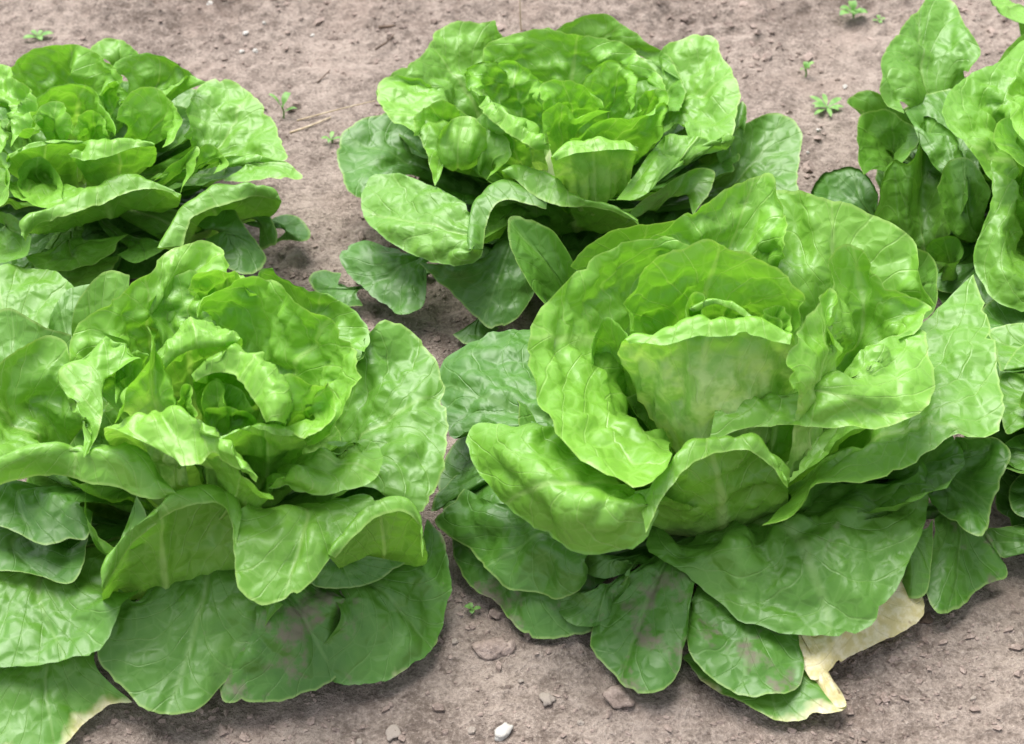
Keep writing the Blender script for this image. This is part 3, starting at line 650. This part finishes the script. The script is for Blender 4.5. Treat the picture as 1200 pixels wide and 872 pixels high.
leaf(BL, .45, R('-60,200 -90,220', 6), R('-40,130 -90,150 -120,190 -120,240 -80,270 -40,270', 9, 8, 7, 6), amp=0.72)
skirt(BL, 9, .10, 2.2, .85, .55, 64)
skirt(BL, 8, .13, 6.0, .6, .2, 74, front=False)
skirt(BL, 9, .105, 5.0, .7, .15, 33, front=False)
skirt(BL, 7, .075, 7.4, .45, .6, 34, front=False)

# ------- tall lettuce at the top right
TR = Lettuce('tall loose lettuce with a rolled tube leaf near its foot', 1205, 290)
leaf(TR, .45, R('1060,120 1090,100 1130,90', 11), R('1060,132 1036,115 1034,95 1038,60 1051,37 1074,14 1090,-6 1112,-2 1130,28 1148,60 1136,84', 11, 12.5, 13.5, 14, 13.4, 12), amp=0.72)
leaf(TR, .30, R('1210,160 1165,130 1170,170 1190,230 1185,300 1220,330', 13, 12.4, 12, 10.5, 8.5, 7.5), R('1215,30 1198,40 1166,69 1129,87 1102,115 1100,134 1111,157 1134,180 1157,202 1161,226 1150,266 1139,295 1141,321 1157,349 1180,365 1202,367 1235,358', 14.5, 14.5, 14, 13.6, 12.5, 11, 9, 7, 6.4, 6.4), amp=1.0, bow=.05)
leaf(TR, .55, R('1030,150 1075,158', 6.6), R('1012,130 992,121 1004,109 1020,105 1042,115 1062,132 1080,150', 8.4, 9, 9), amp=0.56)
leaf(TR, .50, R('1028,200 1036,175 1052,175 1042,212', 6.5), R('1012,205 1005,170 1008,134 1038,130 1074,156 1067,183 1030,226', 7, 8.6, 9.4, 9, 7), amp=0.64)
leaf(TR, .50, R('1055,295 1110,290', 3.5), R('1024,250 1030,215 1040,190 1048,180 1065,187 1074,160 1084,128 1110,140 1132,180 1138,230', 7.4, 9, 9.6, 10.4, 10.4, 9.6), amp=0.56, bow=.03)
leaf(TR, .50, R('1118,275 1155,262', 6.5), R('1098,220 1110,190 1132,184 1150,200 1160,225', 9.4, 10.4, 10), amp=0.40)
leaf(TR, .60, R('1100,320 1112,312 1124,320 1118,330 1106,330', 3.6), R('1112,306 1092,304 1082,292 1088,280 1104,273 1122,275 1130,287 1126,300 1108,308', 6.4, 6.6, 7, 7.2, 7, 6.4), amp=0.24, bow=.02, ruf=.3, label='leaf rolled into an open tube')
leaf(TR, .80, R('1000,245 1035,250', 3), R('960,246 947,226 955,206 970,195 996,192 1016,200 1030,226 1026,250', 3.6, 4.6, 5, 4.6), amp=0.64)
leaf(TR, .25, R('1190,15 1215,20', 11.5), R('1150,-25 1157,5 1168,18 1185,23 1205,33 1230,40', 13.5, 13.8, 13.8), amp=.7)
leaf(TR, .15, R('1205,110 1215,130', 14), R('1215,60 1200,70 1184,92 1180,120 1189,150 1203,166 1225,170', 16, 16.4, 15.6), amp=.8)
leaf(TR, .20, R('1190,170 1210,180', 12.6), R('1205,132 1190,134 1172,142 1170,166 1181,181 1202,200 1225,205', 14.6, 14.4, 13.8), amp=.6)
leaf(TR, .10, R('1230,90 1250,120', 15), R('1240,50 1225,70 1218,100 1225,135 1240,150', 17), amp=.9)
leaf(TR, .35, R('1260,60 1290,90', 10), R('1210,30 1240,0 1280,0 1320,40 1340,100', 13), amp=.9)
leaf(TR, .5, R('1280,250 1310,240', 8), R('1240,360 1290,350 1330,300 1350,240 1340,180', 6.5, 8, 9), amp=0.72)
leaf(TR, .8, R('1100,280 1160,295', 3), R('1028,248 1048,290 1085,312 1130,332 1165,352', 2.4), amp=.6)
leaf(TR, .6, R('1100,200 1150,200', 8.5), R('1060,130 1085,112 1120,105 1150,110 1175,130', 10.4), amp=.8)
leaf(TR, .85, R('1130,310 1160,310', 4), R('1085,300 1090,335 1120,345 1160,360 1200,375', 3, 3, 3), amp=0.48)
leaf(TR, .8, R('1150,320 1200,330', 3), R('1085,320 1095,350 1125,372 1170,384 1225,388', 2.2), amp=.7)
skirt(TR, 8, .125, 6.5, .6, .2, 75, front=False)
skirt(TR, 9, .10, 2.2, .8, .55, 65)
skirt(TR, 9, .115, 5.0, .75, .1, 43, front=False)
skirt(TR, 7, .09, 8.5, .5, .5, 44, front=False)

# ------- neighbour at the right edge, only its leaves reach into view
RE = Lettuce('lettuce mostly out of view, only its left leaf tips showing beside the largest lettuce', 1345, 600)
leaf(RE, .40, R('1230,410 1260,440', 8), R('1260,372 1200,377 1172,381 1160,386 1166,408 1172,436 1190,412 1205,402', 9, 8.6, 8, 8.4), amp=0.48)
leaf(RE, .45, R('1225,470 1260,480', 7.5), R('1230,440 1195,438 1176,436 1168,455 1172,480 1180,508 1200,500 1225,505', 8.4, 7.6, 7.2, 7.6), amp=0.72)
leaf(RE, .60, R('1220,530 1260,540', 6), R('1230,490 1195,508 1172,522 1160,518 1165,540 1190,552 1230,560', 6.5, 5.8, 5.4, 6), amp=0.48)
leaf(RE, .70, R('1220,630 1260,640', 3), R('1240,600 1200,612 1168,618 1154,620 1162,640 1176,654 1200,644 1240,665', 3, 2.2, 1.6, 2), amp=0.40)
leaf(RE, .85, R('1230,580 1260,590', 3.6), R('1240,545 1200,555 1182,575 1190,600 1230,615', 4, 3.6, 3.4), amp=0.48)
leaf(RE, .3, R('1290,440 1330,430', 11), R('1250,480 1240,410 1270,360 1330,330 1390,350', 12, 13, 13), amp=1)
leaf(RE, .3, R('1300,520 1330,500', 10), R('1240,500 1230,560 1270,610 1340,640 1410,620', 10, 9, 9), amp=1)
leaf(RE, .15, R('1320,460 1350,455', 14), R('1290,480 1295,420 1330,390 1380,400 1400,440', 16), amp=1.2)
leaf(RE, .8, R('1220,430 1240,400', 5), R('1150,430 1143,385 1160,355 1195,345 1240,350', 5.5), amp=.8)
skirt(RE, 8, .125, 6.5, .6, .2, 76, front=False)
skirt(RE, 9, .10, 2.2, .8, .55, 66)
skirt(RE, 9, .12, 5.5, .7, .1, 53, front=False)
skirt(RE, 7, .09, 9, .45, .4, 54, front=False)


def rosette_ring(L, n, radius, height, tone, a0, seed, half=0.55, right_only=False):
    """whole leaves of the heads that run out of the picture"""
    for k in range(n):
        a = a0 + 2*math.pi*k/n
        if right_only and math.cos(a) < 0.05: continue
        rim = []
        for t in np.linspace(-1, 1, 9):
            aa = a+t*half; q = math.cos(t*1.25)
            rim.append((L.base[0]+radius*(0.80+0.20*q)*math.cos(aa), L.base[1]+radius*(0.80+0.20*q)*math.sin(aa), L.base[2]+height*(0.70+0.30*q)))
        leaf(L, tone, np.array(rim), bow=0.16, amp=1.0, nu=44, nv=40, seed=seed*50+k)
for L_, sd_, ro in ((RE, 81, False), (TR, 91, True)):
    rosette_ring(L_, 4, .030, .150, .02, .3, sd_, .9)
    rosette_ring(L_, 5, .055, .150, .08, .9, sd_+1, .8, ro)
    rosette_ring(L_, 6, .085, .140, .18, .2, sd_+2, .7, ro)
    rosette_ring(L_, 6, .115, .120, .30, .6, sd_+3, .7, True)
    rosette_ring(L_, 7, .150, .085, .45, .1, sd_+4, .6, True)

# ------------------------------------------------------------------ loose soil, stones, weeds
def rock_mesh(name, seed, sub=2, flat=0.7, rough=0.28):
    bm = bmesh.new()
    bmesh.ops.create_icosphere(bm, subdivisions=sub, radius=1.0)
    r = random.Random(seed)
    ph = [(r.uniform(0, 6), r.uniform(1.2, 2.6), Vector((r.gauss(0, 1), r.gauss(0, 1), r.gauss(0, 1))).normalized()) for _ in range(7)]
    sx, sy = r.uniform(.8, 1.3), r.uniform(.75, 1.1)
    for v in bm.verts:
        d = v.co.normalized()
        k = 1+sum(rough/3*math.sin(f*3*d.dot(a)+p) for p, f, a in ph)
        c = [d.dot(a) for p, f, a in ph[:5]]
        cut = min([1.0]+[0.72/x for x in c if x > 0.72])
        v.co = Vector((d.x*sx, d.y*sy, d.z*flat))*k*cut
    me = bpy.data.meshes.new(name); bm.to_mesh(me); bm.free()
    return me

def build_crumbs():
    """loose crumbs of soil too many and too small to count"""
    protos = []
    for s in range(6):
        me = rock_mesh('tmp', 100+s, 1, .75, .45)
        co = np.empty(len(me.vertices)*3); me.vertices.foreach_get('co', co)
        f = np.array([p.vertices[:] for p in me.polygons])
        protos.append((co.reshape(-1, 3), f)); bpy.data.meshes.remove(me)
    r = np.random.default_rng(5)
    VV, FF, off = [], [], 0
    n = 0
    while n < 6500:
        px, py = r.uniform(-30, 1230), r.uniform(-20, 890)
        x, y, _ = at(px, py, 0)
        dens = 0.35+0.9*float(noise2(x*9, y*9, 71))
        if r.random() > dens: continue
        n += 1
        size = 0.0011*math.exp(r.normal(0, .48))
        if r.random() < .02: size *= 2.2
        if py < 260: size *= 1.45
        size = min(size, 0.0065)
        co, f = protos[r.integers(6)]
        a = r.uniform(0, 6.28); ca, sa = math.cos(a), math.sin(a)
        q = co*size*np.array([1, r.uniform(.7, 1.2), r.uniform(.7, 1.1)])
        q = np.stack([q[:, 0]*ca-q[:, 1]*sa, q[:, 0]*sa+q[:, 1]*ca, q[:, 2]], 1)
        q += np.array([x, y, float(ground_z(x, y))+size*0.15])
        VV.append(q); FF.append(f+off); off += len(q)
    o = mesh_obj('soil_crumbs', np.vstack(VV), np.vstack(FF), M_CLOD, None, False)
    o['kind'] = 'stuff'; o['label'] = 'fine loose crumbs of dry soil scattered over the bed'; o['category'] = 'soil crumbs'
build_crumbs()

def stone(name, px, py, w_px, mat, label, cat, seed, flat=.6, group=None, sink=.25, asp=1.0):
    x, y, _ = at(px, py, 0)
    dist = math.sqrt(x*x+y*y+CAM_H**2)
    r = w_px/FPX*dist/2
    me = rock_mesh(name, seed, 3 if w_px > 12 else 2, flat, .22)
    for p in me.polygons: p.use_smooth = w_px > 12
    me.materials.append(mat)
    o = bpy.data.objects.new(name, me); COL.objects.link(o)
    o.location = (x, y, float(ground_z(x, y))+r*flat*(1-2*sink)); o.scale = (r, r*asp, r)
    o.rotation_euler = (0.1, 0.08, seed*1.3)
    o['label'] = label; o['category'] = cat
    if group: o['group'] = group
    return o
stone('pebble', 590, 858, 22, M_WHITE, 'white pebble lying on the soil, brightest stone', 'pebble', 3, .55)
stone('pebble', 641, 823, 17, M_TAN, 'small beige pebble up the soil from the white pebble', 'pebble', 4, .6)
stone('pebble', 460, 854, 20, M_TAN, 'flat pale stone chip below the low leaf with soil splashes', 'pebble', 5, .3)
stone('soil_clod', 726, 822, 34, M_CLOD, 'flat grey brown soil clod touching the tip of a drooping dark leaf', 'clod', 6, .45)
stone('soil_clod', 575, 762, 36, M_CLOD, 'broad low clod between the two front lettuces', 'clod', 7, .4)
stone('soil_clod', 597, 762, 18, M_CLOD, 'small knobby clod next to the broad low clod', 'clod', 8, .6)
stone('soil_clod', 582, 720, 20, M_CLOD, 'greyish clod tucked beside the dark splashed leaf', 'clod', 10, .6)
stone('soil_clod', 1083, 728, 16, M_TWIG, 'dark reddish clod against the withered leaf tip', 'clod', 13, .6)
for k, (x, y, w) in enumerate([(284, 63, 7), (300, 64, 8), (288, 42, 9), (366, 37, 6), (247, 4, 9), (310, 32, 6)]):
    stone('pebble', x, y, w, M_WHITE, 'tiny white pebble on the soil behind the lettuces', 'pebble', 20+k, .7, 'tiny white pebbles behind the lettuces')
for k, (x, y, w) in enumerate([(946, 182, 5), (958, 160, 5), (990, 106, 6)]):
    stone('pebble', x, y, w, M_WHITE, 'tiny pale stone near the flat seedling', 'pebble', 30+k, .7, 'tiny stones near the flat seedling')
for k, (x, y, w) in enumerate([(533, 752, 8), (610, 800, 7), (553, 855, 10), (680, 850, 8), (1140, 820, 9), (420, 862, 8)]):
    stone('pebble', x, y, w, M_TAN, 'little tan grit stone on the soil in front of the lettuces', 'pebble', 40+k, .65, 'grit stones in front of the lettuces')

def strip(pts, widths, up=(0, 0, 1), fold=0.25):
    """narrow folded blade along a 3D polyline"""
    P = cat_rom(np.array(pts), 12); n = len(P)
    W = np.interp(np.linspace(0, 1, n), np.linspace(0, 1, len(widths)), widths)
    V, F = [], []
    for i in range(n):
        t = P[min(i+1, n-1)]-P[max(i-1, 0)]; t /= np.linalg.norm(t)+1e-9
        s = np.cross(t, up); s /= np.linalg.norm(s)+1e-9
        q = np.cross(s, t)
        V += [P[i]-s*W[i]+q*W[i]*fold, P[i], P[i]+s*W[i]+q*W[i]*fold]
    for i in range(n-1):
        a = 3*i
        F += [(a, a+1, a+4, a+3), (a+1, a+2, a+5, a+4)]
    return V, F

def tube(pts, radii, N=6):
    P = cat_rom(np.array(pts), 14); n = len(P)
    W = np.interp(np.linspace(0, 1, n), np.linspace(0, 1, len(radii)), radii)
    V, F = [], []
    for i in range(n):
        t = P[min(i+1, n-1)]-P[max(i-1, 0)]; t /= np.linalg.norm(t)+1e-9
        a = np.cross(t, (0.3, 0.2, 0.93)); a /= np.linalg.norm(a)+1e-9; b = np.cross(t, a)
        for k in range(N):
            th = 2*math.pi*k/N
            V.append(P[i]+W[i]*(math.cos(th)*a+math.sin(th)*b))
    for i in range(n-1):
        for k in range(N):
            F.append((i*N+k, i*N+(k+1) % N, (i+1)*N+(k+1) % N, (i+1)*N+k))
    F += [tuple(range(N))[::-1], tuple(range((n-1)*N, n*N))]
    return V, F

def weed(px, py, specs, label, group=None):
    x, y, _ = at(px, py, 0); z = float(ground_z(x, y))
    root = empty('weed_seedling', (x, y, z)); root['label'] = label; root['category'] = 'weed'
    if group: root['group'] = group
    hmax = max(s[2] for s in specs)*.6
    V, F = tube([(0, 0, -.003), (0.001, 0, hmax*.5), (0, 0, hmax)], [.0008, .0006], 6)
    mesh_obj('stem', V, F, M_WEED, root)
    for a, ln, h, w in specs:
        ca, sa = math.cos(a), math.sin(a)
        pts = [(0, 0, h*.5), (ca*ln*.4, sa*ln*.4, h*.9), (ca*ln*.8, sa*ln*.8, h), (ca*ln, sa*ln, h*.85)]
        V, F = strip(pts, [w*.15, w*.25, w*.9, w, w*.8, w*.05], fold=.2)
        mesh_obj('leaf', V, F, M_WEED, root)
    return root
r = random.Random(3)
def rosette(n, ln, h, w, a0=0):
    return [(a0+2*math.pi*k/n+r.uniform(-.3, .3), ln*r.uniform(.6, 1.1), h*r.uniform(.5, 1.1), w*r.uniform(.7, 1.1)) for k in range(n)]
weed(998, 28, rosette(7, .014, .012, .0042), 'bright green weed seedling near the tall loose lettuce, farthest behind')
weed(943, 90, rosette(4, .007, .014, .002), 'tiny thin weed sprout behind the round lettuce')
weed(968, 134, rosette(9, .017, .005, .0026), 'flat spreading weed seedling between round and tall lettuce')
weed(45, 47, rosette(5, .012, .006, .0028), 'small flat weed seedling behind the tight hearted lettuce')
weed(332, 142, [(1.2, .015, .016, .0030), (2.6, .014, .018, .0014), (0.2, .012, .008, .0016)], 'weed with a pointed leaf beside the tight hearted lettuce')
weed(553, 717, rosette(4, .006, .004, .0016), 'faint tiny sprout on soil between the two front lettuces')
weed(1029, 30, rosette(4, .006, .005, .002), 'minute weed sprout next to the farthest bright seedling')
weed(388, 168, rosette(4, .012, .006, .002), 'pale weed sprout at the left foot of the round lettuce')

def stalk(name, pts, rad, mat, label, cat, group=None):
    P = []
    for px, py, h in pts:
        x, y, z = at(px, py, h); P.append((x, y, max(z, float(ground_z(x, y))+rad*.6)))
    b = np.array(P[0]); V, F = tube(np.array(P)-b, [rad, rad*.6], 6)
    o = mesh_obj(name, V, F, mat); o.location = b
    o['label'] = label; o['category'] = cat
    if group: o['group'] = group
stalk('dry_stalk', [(611, 42, 0), (610, 25, 1.6), (609, -8, 4.2)], .0007, M_STRAW, 'thin pale upright stalk standing behind the round lettuce', 'stalk')
stalk('dry_stalk', [(348, 143, .2), (375, 134, .5), (410, 125, 1.0), (440, 118, 1.2)], .0006, M_STRAW, 'long pale straw lying towards the round lettuce', 'stalk')
stalk('dry_stalk', [(340, 160, .1), (362, 148, .4), (388, 138, .3)], .0008, M_STRAW, 'short bent straw below the long straw', 'stalk')
stalk('twig', [(372, 97, .2), (381, 88, .4), (387, 82, .6)], .0007, M_TWIG, 'short dark twig poking from bare soil behind the lettuces', 'twig')
stalk('twig', [(444, 32, .2), (456, 31, .3), (463, 30, .2)], .0016, M_TWIG, 'stubby dark twig lying near the round lettuce', 'twig')
stalk('twig', [(440, 58, .2), (455, 48, .5), (462, 40, .4)], .0010, M_TWIG, 'thin crooked twig below the stubby one', 'twig')
